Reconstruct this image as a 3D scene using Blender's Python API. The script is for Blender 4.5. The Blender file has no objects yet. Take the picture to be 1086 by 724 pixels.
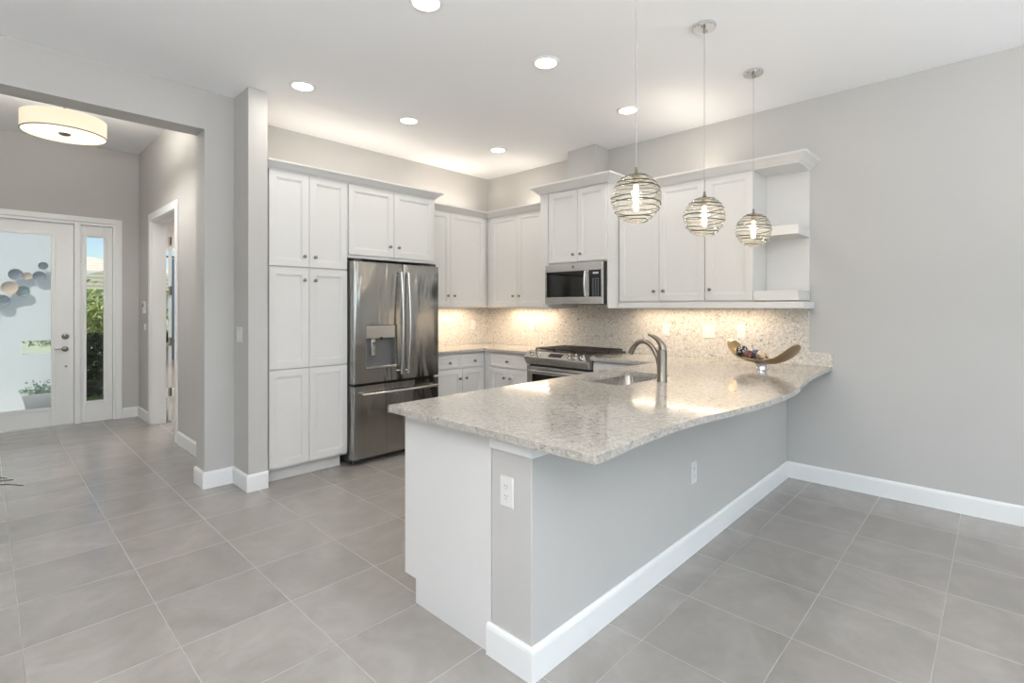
import bpy, bmesh, math, random
from mathutils import Vector, Matrix
random.seed(7)
PI = math.pi
S = bpy.context.scene
COL = S.collection

# ------------------------------------------------------------------ camera
cam_d = bpy.data.cameras.new('camera')
cam = bpy.data.objects.new('camera', cam_d); COL.objects.link(cam)
cam.location = (0, 0, 1.445)
cam.rotation_euler = (PI/2, 0, 0.7636 - PI/2)
cam_d.sensor_width = 36.0; cam_d.sensor_fit = 'HORIZONTAL'
cam_d.lens = 538.53/1086*36.0
cam_d.shift_y = -(362-325.3)/1086
cam_d.clip_start = 0.02; cam_d.clip_end = 300
S.camera = cam

# ------------------------------------------------------------------ world, sun, daylight
S.view_settings.view_transform = 'Standard'; S.view_settings.look = 'None'
S.view_settings.gamma = 1.0; S.view_settings.use_curve_mapping = False
S.view_settings.exposure = 0.30
S.cycles.use_denoising = True
S.cycles.max_bounces = 10; S.cycles.diffuse_bounces = 5; S.cycles.glossy_bounces = 5
S.cycles.transparent_max_bounces = 24; S.cycles.sample_clamp_indirect = 8.0
W = bpy.data.worlds.new('sky'); S.world = W; W.use_nodes = True
wt = W.node_tree; wt.nodes.clear()
wo = wt.nodes.new('ShaderNodeOutputWorld'); wb = wt.nodes.new('ShaderNodeBackground')
sky = wt.nodes.new('ShaderNodeTexSky'); sky.sky_type = 'NISHITA'; sky.sun_disc = False
sky.sun_elevation = math.radians(58); sky.sun_rotation = math.radians(210); sky.altitude = 0
sky.air_density = 1.0; sky.dust_density = 0.6; sky.ozone_density = 2.5
wb.inputs['Strength'].default_value = 0.125
wt.links.new(sky.outputs[0], wb.inputs['Color']); wt.links.new(wb.outputs[0], wo.inputs['Surface'])

def light(name, kind, loc, power, color=(1, 1, 1), size=None, size_y=None, to=None, parent=None, shape=None, spread=None):
    d = bpy.data.lights.new(name, kind); o = bpy.data.objects.new(name, d); COL.objects.link(o)
    d.energy = power; d.color = color; o.location = loc
    if kind == 'AREA':
        d.shape = shape or ('RECTANGLE' if size_y else 'SQUARE'); d.size = size
        if size_y: d.size_y = size_y
        if spread: d.spread = spread
    elif kind == 'POINT': d.shadow_soft_size = size or .03
    if to is not None:
        o.rotation_euler = Vector(to).to_track_quat('-Z', 'Y').to_euler()
    if parent: o.parent = parent
    return o

sun = light('sun', 'SUN', (-8, -8, 20), 4.6, (1.0, .95, .87), to=(.50, .36, -1.05)); sun.data.angle = .01
WARM = (1.0, .80, .58); SOFT = (1.0, .95, .88); SOFT2 = (1.0, .88, .74); DAY = (.90, .95, 1.0)
light('daylight rear glazing', 'AREA', (.6, -4.12, 1.30), 58, (.62, .85, 1.0), 5.6, 2.3, to=(0, 1, 0))
light('daylight side glazing', 'AREA', (-2.92, -1.2, 1.45), 10, (.94, .97, 1.0), 3.4, 2.0, to=(1, 0, 0))
light('added upward fill living side', 'AREA', (-1.6, -.5, 1.75), 265, (.97, .985, 1.0), 1.8, 1.8, to=(0, 0, 1))  # unseen area light added behind the camera to brighten the ceiling
light('added upward fill dining side', 'AREA', (2.4, -2.8, 1.6), 105, (.97, .985, 1.0), 2.0, 2.0, to=(0, 0, 1))  # second upward fill, added out of view to lift the right side
# warm strips under and over the wall cabinets
light('strip under back cabinets', 'AREA', (3.85, 4.80, 1.425), 5.0, WARM, .95, .03, to=(0, 0, -1))
light('strip under range wall cabinets', 'AREA', (4.57, 4.15, 1.425), 4.2, WARM, .03, .75, to=(0, 0, -1))
light('strip under sink side cabinets', 'AREA', (4.57, 2.05, 1.425), 4.5, WARM, .03, 1.25, to=(0, 0, -1))
light('strip over pantry', 'AREA', (2.45, 4.66, 2.66), 2.5, SOFT2, 1.5, .05, to=(0, .12, 1))
light('strip over back cabinets', 'AREA', (3.95, 4.78, 2.66), 2.6, SOFT2, .95, .05, to=(0, .12, 1))
light('strip over range wall cabinets', 'AREA', (4.55, 4.15, 2.66), 1.7, SOFT2, .05, .8, to=(.12, 0, 1))
light('strip over sink side cabinets', 'AREA', (4.52, 1.95, 2.67), 2.4, SOFT2, .05, 1.4, to=(.12, 0, 1))

# ------------------------------------------------------------------ materials
class NT:
    def __init__(s, name):
        s.m = bpy.data.materials.new(name); s.m.use_nodes = True
        s.t = s.m.node_tree; s.t.nodes.clear()
        s.out = s.t.nodes.new('ShaderNodeOutputMaterial')
    def n(s, typ, props=None, **inp):
        nd = s.t.nodes.new('ShaderNode'+typ)
        for k, v in (props or {}).items(): setattr(nd, k, v)
        for k, v in inp.items():
            key = k.replace('_', ' ')
            if k.startswith('i') and k[1:].isdigit(): sock = nd.inputs[int(k[1:])]
            else: sock = nd.inputs[key]
            s.set(sock, v)
        return nd
    def set(s, sock, v):
        if hasattr(v, 'is_linked') or isinstance(v, bpy.types.NodeSocket): s.t.links.new(v, sock)
        elif isinstance(v, (tuple, list)) and len(v) == 3 and sock.type == 'RGBA': sock.default_value = (*v, 1)
        else: sock.default_value = v
    def math(s, op, a, b=0.0, c=None):
        kw = dict(i0=a, i1=b)
        if c is not None: kw['i2'] = c
        return s.n('Math', {'operation': op}, **kw).outputs[0]
    def mix(s, f, a, b):
        nd = s.t.nodes.new('ShaderNodeMix'); nd.data_type = 'RGBA'
        s.set(nd.inputs[0], f); s.set(nd.inputs[6], a); s.set(nd.inputs[7], b)
        return nd.outputs[2]
    def ramp(s, f, stops, interp='LINEAR'):
        nd = s.t.nodes.new('ShaderNodeValToRGB'); s.set(nd.inputs[0], f)
        cr = nd.color_ramp; cr.interpolation = interp
        while len(cr.elements) < len(stops): cr.elements.new(.5)
        for e, (p, c) in zip(cr.elements, stops):
            e.position = p; e.color = (*c, 1) if isinstance(c, tuple) else (c, c, c, 1)
        return nd.outputs[0]
    def coords(s, kind='Object', scale=None):
        o = s.n('TexCoord').outputs[kind]
        if scale:
            o = s.n('Mapping', Vector=o, Scale=scale).outputs[0]
        return o
    def noise(s, vec, scale, detail=3, rough=.5, dist=0):
        return s.n('TexNoise', Vector=vec, Scale=scale, Detail=detail, Roughness=rough, Distortion=dist).outputs['Fac']
    def principled(s, **kw):
        p = s.n('BsdfPrincipled', **kw); s.t.links.new(p.outputs[0], s.out.inputs['Surface']); return p
    def bump(s, h, strength=.2, dist=.01):
        return s.n('Bump', Height=h, Strength=strength, Distance=dist).outputs[0]

def paint(name, col, rough=.6, orange=.05, var=.03):
    g = NT(name); v = g.coords()
    f = g.noise(v, 1.7, 3)
    c = g.mix(f, tuple(x*(1-var) for x in col), tuple(min(1, x*(1+var)) for x in col))
    g.principled(Base_Color=c, Roughness=rough, Normal=g.bump(g.noise(v, 220, 2), orange, .002))
    return g.m
def plain(name, col, rough=.5, metal=0.0, emit=None, es=0.0, scale=60, amt=.04, coat=0.0):
    g = NT(name); v = g.coords(); f = g.noise(v, scale, 2)
    c = g.mix(f, tuple(x*(1-amt) for x in col), tuple(min(1, x*(1+amt)) for x in col))
    kw = dict(Base_Color=c, Roughness=rough, Metallic=metal, Coat_Weight=coat)
    if emit: kw.update(Emission_Color=emit, Emission_Strength=es)
    g.principled(**kw); return g.m
def steel(name, col=(.56, .55, .53), rough=.22, wave=.0, axis='V'):
    g = NT(name); v = g.coords()
    sc = (260, 260, 3) if axis == 'V' else (3, 3, 260)
    br = g.noise(g.n('Mapping', Vector=v, Scale=sc).outputs[0], 1.0, 2)
    c = g.mix(br, tuple(x*.88 for x in col), tuple(x*1.10 for x in col))
    r = g.math('MULTIPLY_ADD', br, .10, rough-.05)
    kw = dict(Base_Color=c, Metallic=1.0, Roughness=r)
    if wave:
        w = g.noise(g.n('Mapping', Vector=v, Scale=(5.0, 5.0, .9)).outputs[0], 1.0, 2, .45, .6)
        kw['Normal'] = g.bump(w, wave, .05)
    g.principled(**kw); return g.m

def tile_mat():
    g = NT('floor_tile'); v = g.coords()
    sep = g.n('SeparateXYZ', Vector=v)
    def cell(o, off):
        u = g.math('DIVIDE', g.math('SUBTRACT', o, off), .4645)
        fl = g.math('FLOOR', u); fr = g.math('FRACT', u)
        e = g.math('MINIMUM', fr, g.math('SUBTRACT', 1.0, fr))
        return fl, e
    fx, ex = cell(sep.outputs[0], .585); fy, ey = cell(sep.outputs[1], .187)
    e = g.math('MINIMUM', ex, ey)
    grout = g.n('MapRange', Value=e, From_Min=.0028, From_Max=.0060, To_Min=1.0, To_Max=0.0).outputs[0]
    idv = g.n('CombineXYZ', X=fx, Y=fy).outputs[0]
    wn = g.n('TexWhiteNoise', {'noise_dimensions': '2D'}, Vector=idv)
    off = g.n('VectorMath', {'operation': 'SCALE'}, Vector=wn.outputs['Color'], Scale=9.0).outputs[0]
    vv = g.n('VectorMath', {'operation': 'ADD'}, i0=v, i1=off).outputs[0]
    n1 = g.noise(vv, 2.6, 5, .6, 1.2); n2 = g.noise(vv, 14, 4, .6)
    mixn = g.math('MULTIPLY_ADD', n2, .22, g.math('MULTIPLY', n1, .78))
    c = g.ramp(mixn, [(.30, (.265, .242, .222)), (.52, (.312, .288, .267)), (.72, (.365, .340, .316))])
    tone = g.math('MULTIPLY_ADD', wn.outputs['Value'], .10, .95)
    c = g.n('VectorMath', {'operation': 'SCALE'}, Vector=c, Scale=tone).outputs[0]
    c = g.mix(grout, c, (.365, .343, .32))
    r = g.math('MULTIPLY_ADD', n1, .05, .20)
    r = g.math('MAXIMUM', r, g.math('MULTIPLY', grout, .8))
    h = g.math('SUBTRACT', 1.0, grout)
    g.principled(Base_Color=c, Roughness=r, Normal=g.bump(h, .35, .003), Specular_IOR_Level=1.0)
    return g.m
def quartz_mat(name, base=(.66, .62, .56), warm=(.50, .455, .40), dark=.55, rough=.12, white=(.80, .78, .74)):
    g = NT(name); v = g.coords()
    wob = g.n('TexNoise', Vector=v, Scale=9.0, Detail=3.0)
    vd = g.n('VectorMath', {'operation': 'ADD'}, i0=v, i1=g.n('VectorMath', {'operation': 'SCALE'}, Vector=wob.outputs['Color'], Scale=.10).outputs[0]).outputs[0]
    cl = g.noise(vd, 44, 4, .6)
    c = g.mix(g.ramp(cl, [(.38, 0.0), (.62, 1.0)]), base, warm)
    wh = g.ramp(g.noise(vd, 85, 3, .6), [(.56, 0.0), (.66, 1.0)])
    c = g.mix(g.math('MULTIPLY', wh, .7), c, white)
    big = g.ramp(g.noise(v, 7.0, 3, .6), [(.38, 0.30), (.58, 1.0)])
    ri = g.math('ABSOLUTE', g.math('SUBTRACT', g.noise(vd, 34, 2, .5, 1.0), .5)); gate = g.ramp(g.noise(vd, 30, 2, .5), [(.52, 0.0), (.58, 1.0)])
    fl = g.math('MULTIPLY', g.ramp(ri, [(.012, 1.0), (.03, 0.0)]), gate)
    c = g.mix(g.math('MULTIPLY', g.math('MULTIPLY', fl, big), dark), c, (.085, .075, .065))
    sp = g.ramp(g.noise(vd, 120, 2, .5), [(.64, 0.0), (.69, 1.0)])
    c = g.mix(g.math('MULTIPLY', sp, dark*.8), c, (.10, .11, .13))
    g.principled(Base_Color=c, Roughness=rough, Coat_Weight=.15)
    return g.m
def glass_mat(name, tint=(1, 1, 1), gloss=.10, rough=.01, ripple=0.0, scale=120, white=0.0):
    g = NT(name); v = g.coords()
    kw = {}
    n = g.noise(v, scale, 2)
    if ripple: kw['Normal'] = g.bump(n, ripple, .004)
    tr = g.n('BsdfTransparent', Color=g.mix(n, tuple(x*(1-.12*(ripple > 0)) for x in tint), tint))
    gl = g.n('BsdfGlossy', Color=(1, 1, 1), Roughness=rough, **kw)
    lw = g.n('LayerWeight', Blend=.25, **kw)
    f = g.math('MULTIPLY_ADD', lw.outputs['Fresnel'], .7, gloss*.5)
    mx = g.n('MixShader', i0=f, i1=tr.outputs[0], i2=gl.outputs[0]).outputs[0]
    if white:
        df = g.n('BsdfTranslucent', Color=(.95, .94, .90))
        mx = g.n('MixShader', i0=white, i1=mx, i2=df.outputs[0]).outputs[0]
    g.t.links.new(mx, g.out.inputs['Surface']); return g.m
def emis(name, col, s):
    g = NT(name); e = g.n('Emission', Color=col, Strength=s)
    g.t.links.new(e.outputs[0], g.out.inputs['Surface']); return g.m
def leaf_mat(name, a, b):
    g = NT(name); v = g.coords(); f = g.noise(v, 9, 3)
    g.principled(Base_Color=g.mix(f, a, b), Roughness=.5); return g.m

M = {}
M['wall'] = paint('wall_paint', (.505, .492, .472), .7)
M['ceil'] = paint('ceiling_paint', (.86, .865, .875), .8, .05, .01)
M['trim'] = paint('trim_white', (.80, .80, .79), .35, .0, .01)
M['cab'] = paint('cabinet_white', (.675, .663, .648), .38, .0, .01)
M['tile'] = tile_mat()
M['quartz'] = quartz_mat('quartz_worktop', (.47, .44, .40), (.355, .325, .285), .80, .11, (.62, .60, .56))
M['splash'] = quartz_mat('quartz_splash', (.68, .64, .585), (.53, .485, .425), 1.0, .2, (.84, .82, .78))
M['steel'] = steel('brushed_steel_door', (.37, .36, .345), .19, .55)
M['steelh'] = steel('brushed_steel', (.60, .585, .565), .24, .0, 'H')
M['chrome'] = steel('polished_chrome', (.75, .75, .75), .07)
M['nickel'] = steel('satin_nickel', (.275, .24, .20), .32)
M['dark'] = plain('dark_grey_case', (.045, .045, .047), .45)
M['black'] = plain('black_plastic', (.012, .012, .012), .35)
M['bglass'] = plain('black_glass', (.008, .007, .006), .06)
M['grey'] = plain('grey_plastic', (.13, .13, .128), .45)
M['iron'] = plain('cast_iron', (.028, .022, .019), .55)
M['plate'] = plain('white_plastic', (.70, .69, .67), .3)
M['slot'] = plain('outlet_slot', (.06, .06, .06), .5)
M['digit'] = plain('keypad_print', (.30, .31, .33), .4, emit=(.7, .85, 1), es=.12)
M['gold'] = steel('champagne_gold', (.44, .345, .22), .30)
M['pane'] = glass_mat('clear_pane', (.97, .99, .98), .06)
M['rain'] = glass_mat('rain_glass', (.95, .98, .98), .05, .12, .5, 90, .05)
M['globe'] = glass_mat('globe_glass', (.97, .965, .94), .06, .03, .5, 40, .045)
M['lens'] = emis('downlight_lens', (1.0, .93, .80), 9)
M['cord'] = plain('lamp_cord', (.40, .39, .38), .4)
M['bulb'] = emis('filament_bulb', (1.0, .72, .38), 18)

# ------------------------------------------------------------------ mesh helpers
def mark(o, label=None, cat=None, group=None, kind=None):
    if label: o['label'] = label
    if cat: o['category'] = cat
    if group: o['group'] = group
    if kind: o['kind'] = kind
    return o
def obj(name, bm, mat, parent=None, smooth=False, origin=None):
    bmesh.ops.recalc_face_normals(bm, faces=bm.faces[:])
    me = bpy.data.meshes.new(name)
    if origin is not None: bmesh.ops.translate(bm, verts=bm.verts[:], vec=-Vector(origin))
    bm.to_mesh(me); bm.free()
    o = bpy.data.objects.new(name, me); COL.objects.link(o)
    for m in (mat if isinstance(mat, (list, tuple)) else [mat]): me.materials.append(m)
    if smooth:
        for p in me.polygons: p.use_smooth = True
        try: me.set_sharp_from_angle(angle=math.radians(38))
        except Exception: pass
    if origin is not None: o.location = origin
    if parent: o.parent = parent
    return o
def thing(name, label, cat, loc=(0, 0, 0), rz=0, group=None, kind=None):
    o = bpy.data.objects.new(name, None); COL.objects.link(o)
    o.empty_display_size = .1; o.location = loc; o.rotation_euler = (0, 0, rz)
    return mark(o, label, cat, group, kind)
def struct(name, bm, mat, parent=None, smooth=False):
    o = obj(name, bm, mat, parent, smooth)
    if not parent: o['kind'] = 'structure'
    return o
def NB(): return bmesh.new()
def box(bm, x0, x1, y0, y1, z0, z1, bev=0.0, seg=1, mat=0):
    t = bmesh.new()
    r = bmesh.ops.create_cube(t, size=1)
    for v in t.verts:
        v.co = Vector(((x0+x1)/2+v.co.x*(x1-x0), (y0+y1)/2+v.co.y*(y1-y0), (z0+z1)/2+v.co.z*(z1-z0)))
    if bev: bmesh.ops.bevel(t, geom=t.edges[:], offset=bev, segments=seg, profile=.5, affect='EDGES')
    merge(bm, t, mat=mat); return bm
def merge(bm, t, mtx=None, mat=0):
    if mtx is not None: bmesh.ops.transform(t, matrix=mtx, verts=t.verts[:])
    mp = {v: bm.verts.new(v.co) for v in t.verts}
    for f in t.faces:
        try:
            nf = bm.faces.new([mp[v] for v in f.verts]); nf.material_index = mat
        except ValueError: pass
    t.free()
def lathe(bm, prof, seg=24, mtx=None, mat=0):
    t = bmesh.new(); rings = []
    for r, z in prof:
        if r < 1e-6: rings.append([t.verts.new((0, 0, z))])
        else: rings.append([t.verts.new((r*math.cos(2*PI*i/seg), r*math.sin(2*PI*i/seg), z)) for i in range(seg)])
    for a, b in zip(rings, rings[1:]):
        for i in range(seg):
            j = (i+1) % seg
            if len(a) == 1 and len(b) == 1: continue
            if len(a) == 1: t.faces.new((a[0], b[i], b[j]))
            elif len(b) == 1: t.faces.new((a[i], a[j], b[0]))
            else: t.faces.new((a[i], a[j], b[j], b[i]))
    merge(bm, t, mtx, mat); return bm
def tube(bm, pts, r, seg=10, caps=True, mat=0, closed=False, flat=None):
    pts = [Vector(p) for p in pts]; n = len(pts)
    rr = r if isinstance(r, (list, tuple)) else [r]*n
    t = bmesh.new(); rings = []; N = None
    for i, p in enumerate(pts):
        if closed: d = pts[(i+1) % n]-pts[i-1]
        else: d = pts[min(i+1, n-1)]-pts[max(i-1, 0)]
        d.normalize()
        if N is None:
            N = d.orthogonal().normalized() if flat is None else (Vector(flat)-d*Vector(flat).dot(d)).normalized()
        else: N = (N-d*N.dot(d)).normalized()
        B = d.cross(N)
        rings.append([t.verts.new(p+(N*math.cos(2*PI*k/seg)+B*math.sin(2*PI*k/seg))*rr[i]) for k in range(seg)])
    pairs = list(zip(rings, rings[1:]))
    if closed: pairs.append((rings[-1], rings[0]))
    for a, b in pairs:
        for k in range(seg):
            j = (k+1) % seg; t.faces.new((a[k], a[j], b[j], b[k]))
    if caps and not closed:
        t.faces.new(rings[0][::-1]); t.faces.new(rings[-1])
    merge(bm, t, mat=mat); return bm
def prism(bm, poly, z0, z1, mtx=None, mat=0):
    t = bmesh.new()
    a = [t.verts.new((x, y, z0)) for x, y in poly]; b = [t.verts.new((x, y, z1)) for x, y in poly]
    t.faces.new(a[::-1]); t.faces.new(b)
    for i in range(len(poly)):
        j = (i+1) % len(poly); t.faces.new((a[i], a[j], b[j], b[i]))
    merge(bm, t, mtx, mat); return bm
def sweep(bm, path, prof, z=0.0, closed=False):
    """profile (out, up) carried along a ground path with mitred corners; out is to the left of travel"""
    path = [Vector(p) for p in path]; n = len(path); t = bmesh.new(); rings = []
    def nrm(a, b):
        d = (b-a).normalized(); return Vector((-d.y, d.x))
    for i, p in enumerate(path):
        if not closed and i == 0: m = nrm(path[0], path[1])
        elif not closed and i == n-1: m = nrm(path[-2], path[-1])
        else:
            n0 = nrm(path[i-1], p); n1 = nrm(p, path[(i+1) % n])
            m = n0+n1; m = m/ max(1e-6, m.dot(n0))
        rings.append([t.verts.new((p.x+m.x*o, p.y+m.y*o, z+u)) for o, u in prof])
    k = len(prof); pr = list(zip(rings, rings[1:]))
    if closed: pr.append((rings[-1], rings[0]))
    for a, b in pr:
        for i in range(k):
            j = (i+1) % k; t.faces.new((a[i], a[j], b[j], b[i]))
    if not closed:
        t.faces.new(rings[0][::-1]); t.faces.new(rings[-1])
    merge(bm, t); return bm
def rings_panel(bm, x0, x1, z0, z1, rings, yback):
    """front-facing (-y) panel built from nested rectangles: (inset, y)"""
    t = bmesh.new(); R = []
    for ins, y in [(0, yback)]+rings:
        R.append([t.verts.new((x, y, z)) for x, z in ((x0+ins, z0+ins), (x1-ins, z0+ins), (x1-ins, z1-ins), (x0+ins, z1-ins))])
    t.faces.new(R[0]); t.faces.new(R[-1])
    for a, b in zip(R, R[1:]):
        for i in range(4):
            j = (i+1) % 4; t.faces.new((a[i], a[j], b[j], b[i]))
    merge(bm, t); return bm
SHAKER = [(0, -.0185), (.0015, -.020), (.056, -.020), (.0585, -.0165), (.066, -.0165), (.0685, -.0100)]
SLAB = [(0, -.0180), (.0020, -.020)]
SLABF = [(0, -.0185), (.0015, -.020), (.026, -.020), (.0285, -.0165), (.034, -.0165), (.0365, -.0135)]
MY = Matrix.Rotation(PI/2, 4, 'X')          # lathe axis z -> -y
def knob(parent, x, z, y=-.020):
    bm = NB()
    lathe(bm, [(0, 0), (.009, 0), (.0085, .003), (.0055, .006), (.0055, .012), (.012, .017), (.0155, .022), (.0145, .027), (.009, .0305), (0, .031)], 16,
          Matrix.Translation((x, y+.0005, z)) @ MY)
    return obj('knob', bm, M['nickel'], parent, True)
def door(parent, x0, x1, z0, z1, kn=None, name='door', rings=SHAKER):
    bm = NB(); rings_panel(bm, x0, x1, z0, z1, rings, -.001)
    o = obj(name, bm, M['cab'], parent)
    if kn: knob(o, *kn)
    return o
def carcass(parent, w, z0, z1, d, name='carcass', x0=0.0):
    bm = NB(); box(bm, x0, w, 0, d, z0, z1, .001); return obj(name, bm, M['cab'], parent)
R90 = -PI/2

# ------------------------------------------------------------------ the room
XR, YF, ZC = 4.748, 4.993, 3.166
b = NB(); box(b, -3.3, 5.0, -4.6, 9.9, -.12, 0); struct('floor', b, M['tile'])
b = NB(); box(b, -3.2, 4.95, -5.4, 4.65, ZC, ZC+.12); box(b, 1.50, 4.95, 4.65, 5.25, ZC, ZC+.12); struct('ceiling', b, M['ceil'])
b = NB(); box(b, XR, XR+.2, -4.4, 5.2, 0, ZC-.001); struct('wall_range', b, M['wall'])
b = NB(); box(b, 1.586, XR-.001, YF, YF+.2, 0, ZC-.001); struct('wall_refrigerator', b, M['wall'])
b = NB(); box(b, 4.49, XR-.001, 3.08, 3.44, 2.62, ZC-.001, .003); struct('trim_chase', b, M['wall'])
# partition between pantry and foyer with the doorway to the side room
DY0, DY1, DZ = 6.35, 7.50, 2.50
b = NB()
box(b, 1.4407, 1.584, 4.2285, DY0, 0, ZC-.001)
box(b, 1.4407, 1.584, 4.80, DY0, ZC-.001, 3.46); box(b, 1.4407, 1.584, DY0, DY1, DZ, 3.46); box(b, 1.4407, 1.584, DY1, 9.66, 0, 3.46)
struct('wall_partition', b, M['wall'])
# wall with the wide opening to the foyer
b = NB()
box(b, 1.225, 1.4400, 4.554, 4.777, 0, ZC-.001); box(b, -1.15, 1.225, 4.554, 4.777, 2.856, ZC-.001)
box(b, -3.2, -1.15, 4.554, 4.777, 0, ZC-.001); box(b, -1.15, 1.44, 4.66, 4.777, ZC, 3.46)
struct('wall_opening', b, M['wall'])
b = NB(); box(b, -1.25, -1.10, 4.778, 8.2, 0, 3.46); struct('wall_foyer_side', b, M['wall'])
b = NB(); box(b, -1.25, 1.584, 4.66, 8.36, 3.461, 3.56); struct('ceiling_foyer', b, M['ceil'])
# entry wall: door unit opening x -0.36..1.19, top 2.49
EY = 8.215
b = NB(); box(b, -1.25, -.36, EY, EY+.15, 0, 3.46); box(b, -.36, 1.195, EY, EY+.15, 2.50, 3.46); box(b, 1.195, 1.440, EY, EY+.15, 0, 3.46)
struct('wall_entry', b, M['wall'])
# unseen sides of the living area, with glazed openings
b = NB(); box(b, -3.2, -2.3, -4.4, -4.2, 0, ZC-.001); box(b, 3.5, XR-.001, -4.4, -4.2, 0, ZC-.001); box(b, -2.3, 3.5, -4.4, -4.2, 2.5, ZC-.001); struct('wall_rear', b, M['wall'])
b = NB(); box(b, -3.2, -3.0, -4.2, -3.0, 0, ZC-.001); box(b, -3.2, -3.0, .6, 4.55, 0, ZC-.001); box(b, -3.2, -3.0, -3.0, .6, 2.5, ZC-.001); box(b, -3.2, -3.0, -3.0, .6, 0, .35); struct('wall_living', b, M['wall'])
# half wall under the bar side of the worktop
PX, PY = 1.468, 1.300
b = NB(); box(b, PX, XR-.001, PY, 1.524, 0, .928, .003); struct('wall_peninsula', b, M['wall'])
# trim strip under the worktop
b = NB(); sweep(b, [(XR-.002, PY), (PX, PY), (PX, 1.523)], [(0, 0), (.010, 0), (.014, .006), (.014, .040), (0, .040)][::-1], .862); struct('trim_worktop', b, M['trim'])
BP = [(0, 0), (.016, 0), (.016, .112), (.013, .124), (.006, .133), (0, .133)]
def baseboard(side, path):
    b = NB(); sweep(b, path, BP[::-1]); return struct('baseboard_'+side, b, M['trim'])
baseboard('peninsula', [(XR-.017, PY), (PX, PY), (PX, 1.540)])
baseboard('range', [(XR, -4.2), (XR, PY-.001)])
baseboard('column', [(1.586, 4.2285), (1.4407, 4.2285), (1.4407, 4.554), (1.225, 4.554), (1.225, 4.777), (1.4300, 4.777)])
baseboard('foyer', [(1.4407, 4.80), (1.4407, DY0-.092)])
baseboard('foyer_corner', [(1.4407, DY1+.092), (1.4407, EY), (1.262, EY)])

# ------------------------------------------------------------------ entry door, sidelight, side doorway
def ring_frame(bm, x0, x1, z0, z1, w, y0, y1, bev=.004):
    box(bm, x0, x0+w, y0, y1, z0, z1, bev); box(bm, x1-w, x1, y0, y1, z0, z1, bev)
    box(bm, x0+w, x1-w, y0, y1, z1-w, z1, bev); box(bm, x0+w, x1-w, y0, y1, z0, z0+w, bev)
b = NB()
for (x0, x1) in ((-.43, -.365), (1.190, 1.262)): box(b, x0, x1, EY-.018, EY-.0005, 0, 2.565, .004)
box(b, -.365, 1.190, EY-.018, EY-.0005, 2.500, 2.565, .004)
box(b, .788, .850, EY-.010, EY+.12, 0, 2.499, .004)
box(b, 1.166, 1.1945, EY-.004, EY+.12, 0, 2.499, .003); box(b, -.36, -.335, EY-.004, EY+.12, 0, 2.499, .003)
box(b, -.335, .788, EY-.004, EY+.12, 2.465, 2.499, .003); box(b, .850, 1.166, EY-.004, EY+.12, 2.465, 2.499, .003)
struct('trim_entry', b, M['trim'])
d1 = thing('door_1', 'white front door with a tall textured glass panel', None, (0, EY+.03, 0), kind='structure')
b = NB()
x0, x1, z0, z1 = -.333, .785, .012, 2.462
gx0, gx1, gz0, gz1 = -.13, .584, .235, 2.31
box(b, x0, gx0, 0, .045, z0, z1, .002); box(b, gx1, x1, 0, .045, z0, z1, .002); box(b, gx0, gx1, 0, .045, z0, gz0, .002); box(b, gx0, gx1, 0, .045, gz1, z1, .002)
obj('door_leaf', b, M['trim'], d1)
b = NB(); ring_frame(b, gx0-.035, gx1+.035, gz0-.035, gz1+.035, .04, -.012, .001, .004); obj('glass_molding', b, M['trim'], d1)
b = NB(); box(b, gx0, gx1, .018, .024, gz0, gz1); obj('glass_panel', b, M['rain'], d1)
b = NB(); lathe(b, [(0, 0), (.033, 0), (.033, .006), (.026, .012), (.012, .014), (.012, .05), (0, .05)], 24, Matrix.Translation((.705, 0, .931)) @ MY)
tube(b, [(.705, -.045, .931), (.66, -.05, .933), (.60, -.05, .931)], [.010, .009, .007], 8); obj('lever_handle', b, M['nickel'], d1, True)
b = NB(); lathe(b, [(0, 0), (.034, 0), (.034, .008), (.026, .014), (0, .014)], 24, Matrix.Translation((.708, 0, 1.082)) @ MY); box(b, .690, .726, -.026, -.013, 1.077, 1.087, .003)
obj('deadbolt', b, M['nickel'], d1, True)
b = NB(); lathe(b, [(0, 0), (.013, 0), (.012, .006), (0, .008)], 16, Matrix.Translation((.715, 0, .718)) @ MY); obj('door_bolt', b, M['nickel'], d1, True)
b = NB(); box(b, -.335, .790, -.06, .05, 0, .011, .003); obj('threshold', b, M['steelh'], d1)
w1 = thing('window_1', 'narrow clear sidelight beside the front door', None, (0, EY+.03, 0), kind='structure')
b = NB(); sx0, sx1, sz0, sz1 = .852, 1.164, .0, 2.463; ax0, ax1, az0, az1 = .905, 1.080, .262, 2.322
box(b, sx0, ax0, 0, .045, sz0, sz1, .002); box(b, ax1, sx1, 0, .045, sz0, sz1, .002); box(b, ax0, ax1, 0, .045, sz0, az0, .002); box(b, ax0, ax1, 0, .045, az1, sz1, .002)
obj('window_frame', b, M['trim'], w1)
b = NB(); ring_frame(b, ax0-.03, ax1+.03, az0-.03, az1+.03, .032, -.012, .001, .004); obj('glass_molding', b, M['trim'], w1)
b = NB(); box(b, ax0, ax1, .018, .024, az0, az1); obj('window_pane', b, M['pane'], w1)

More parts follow.
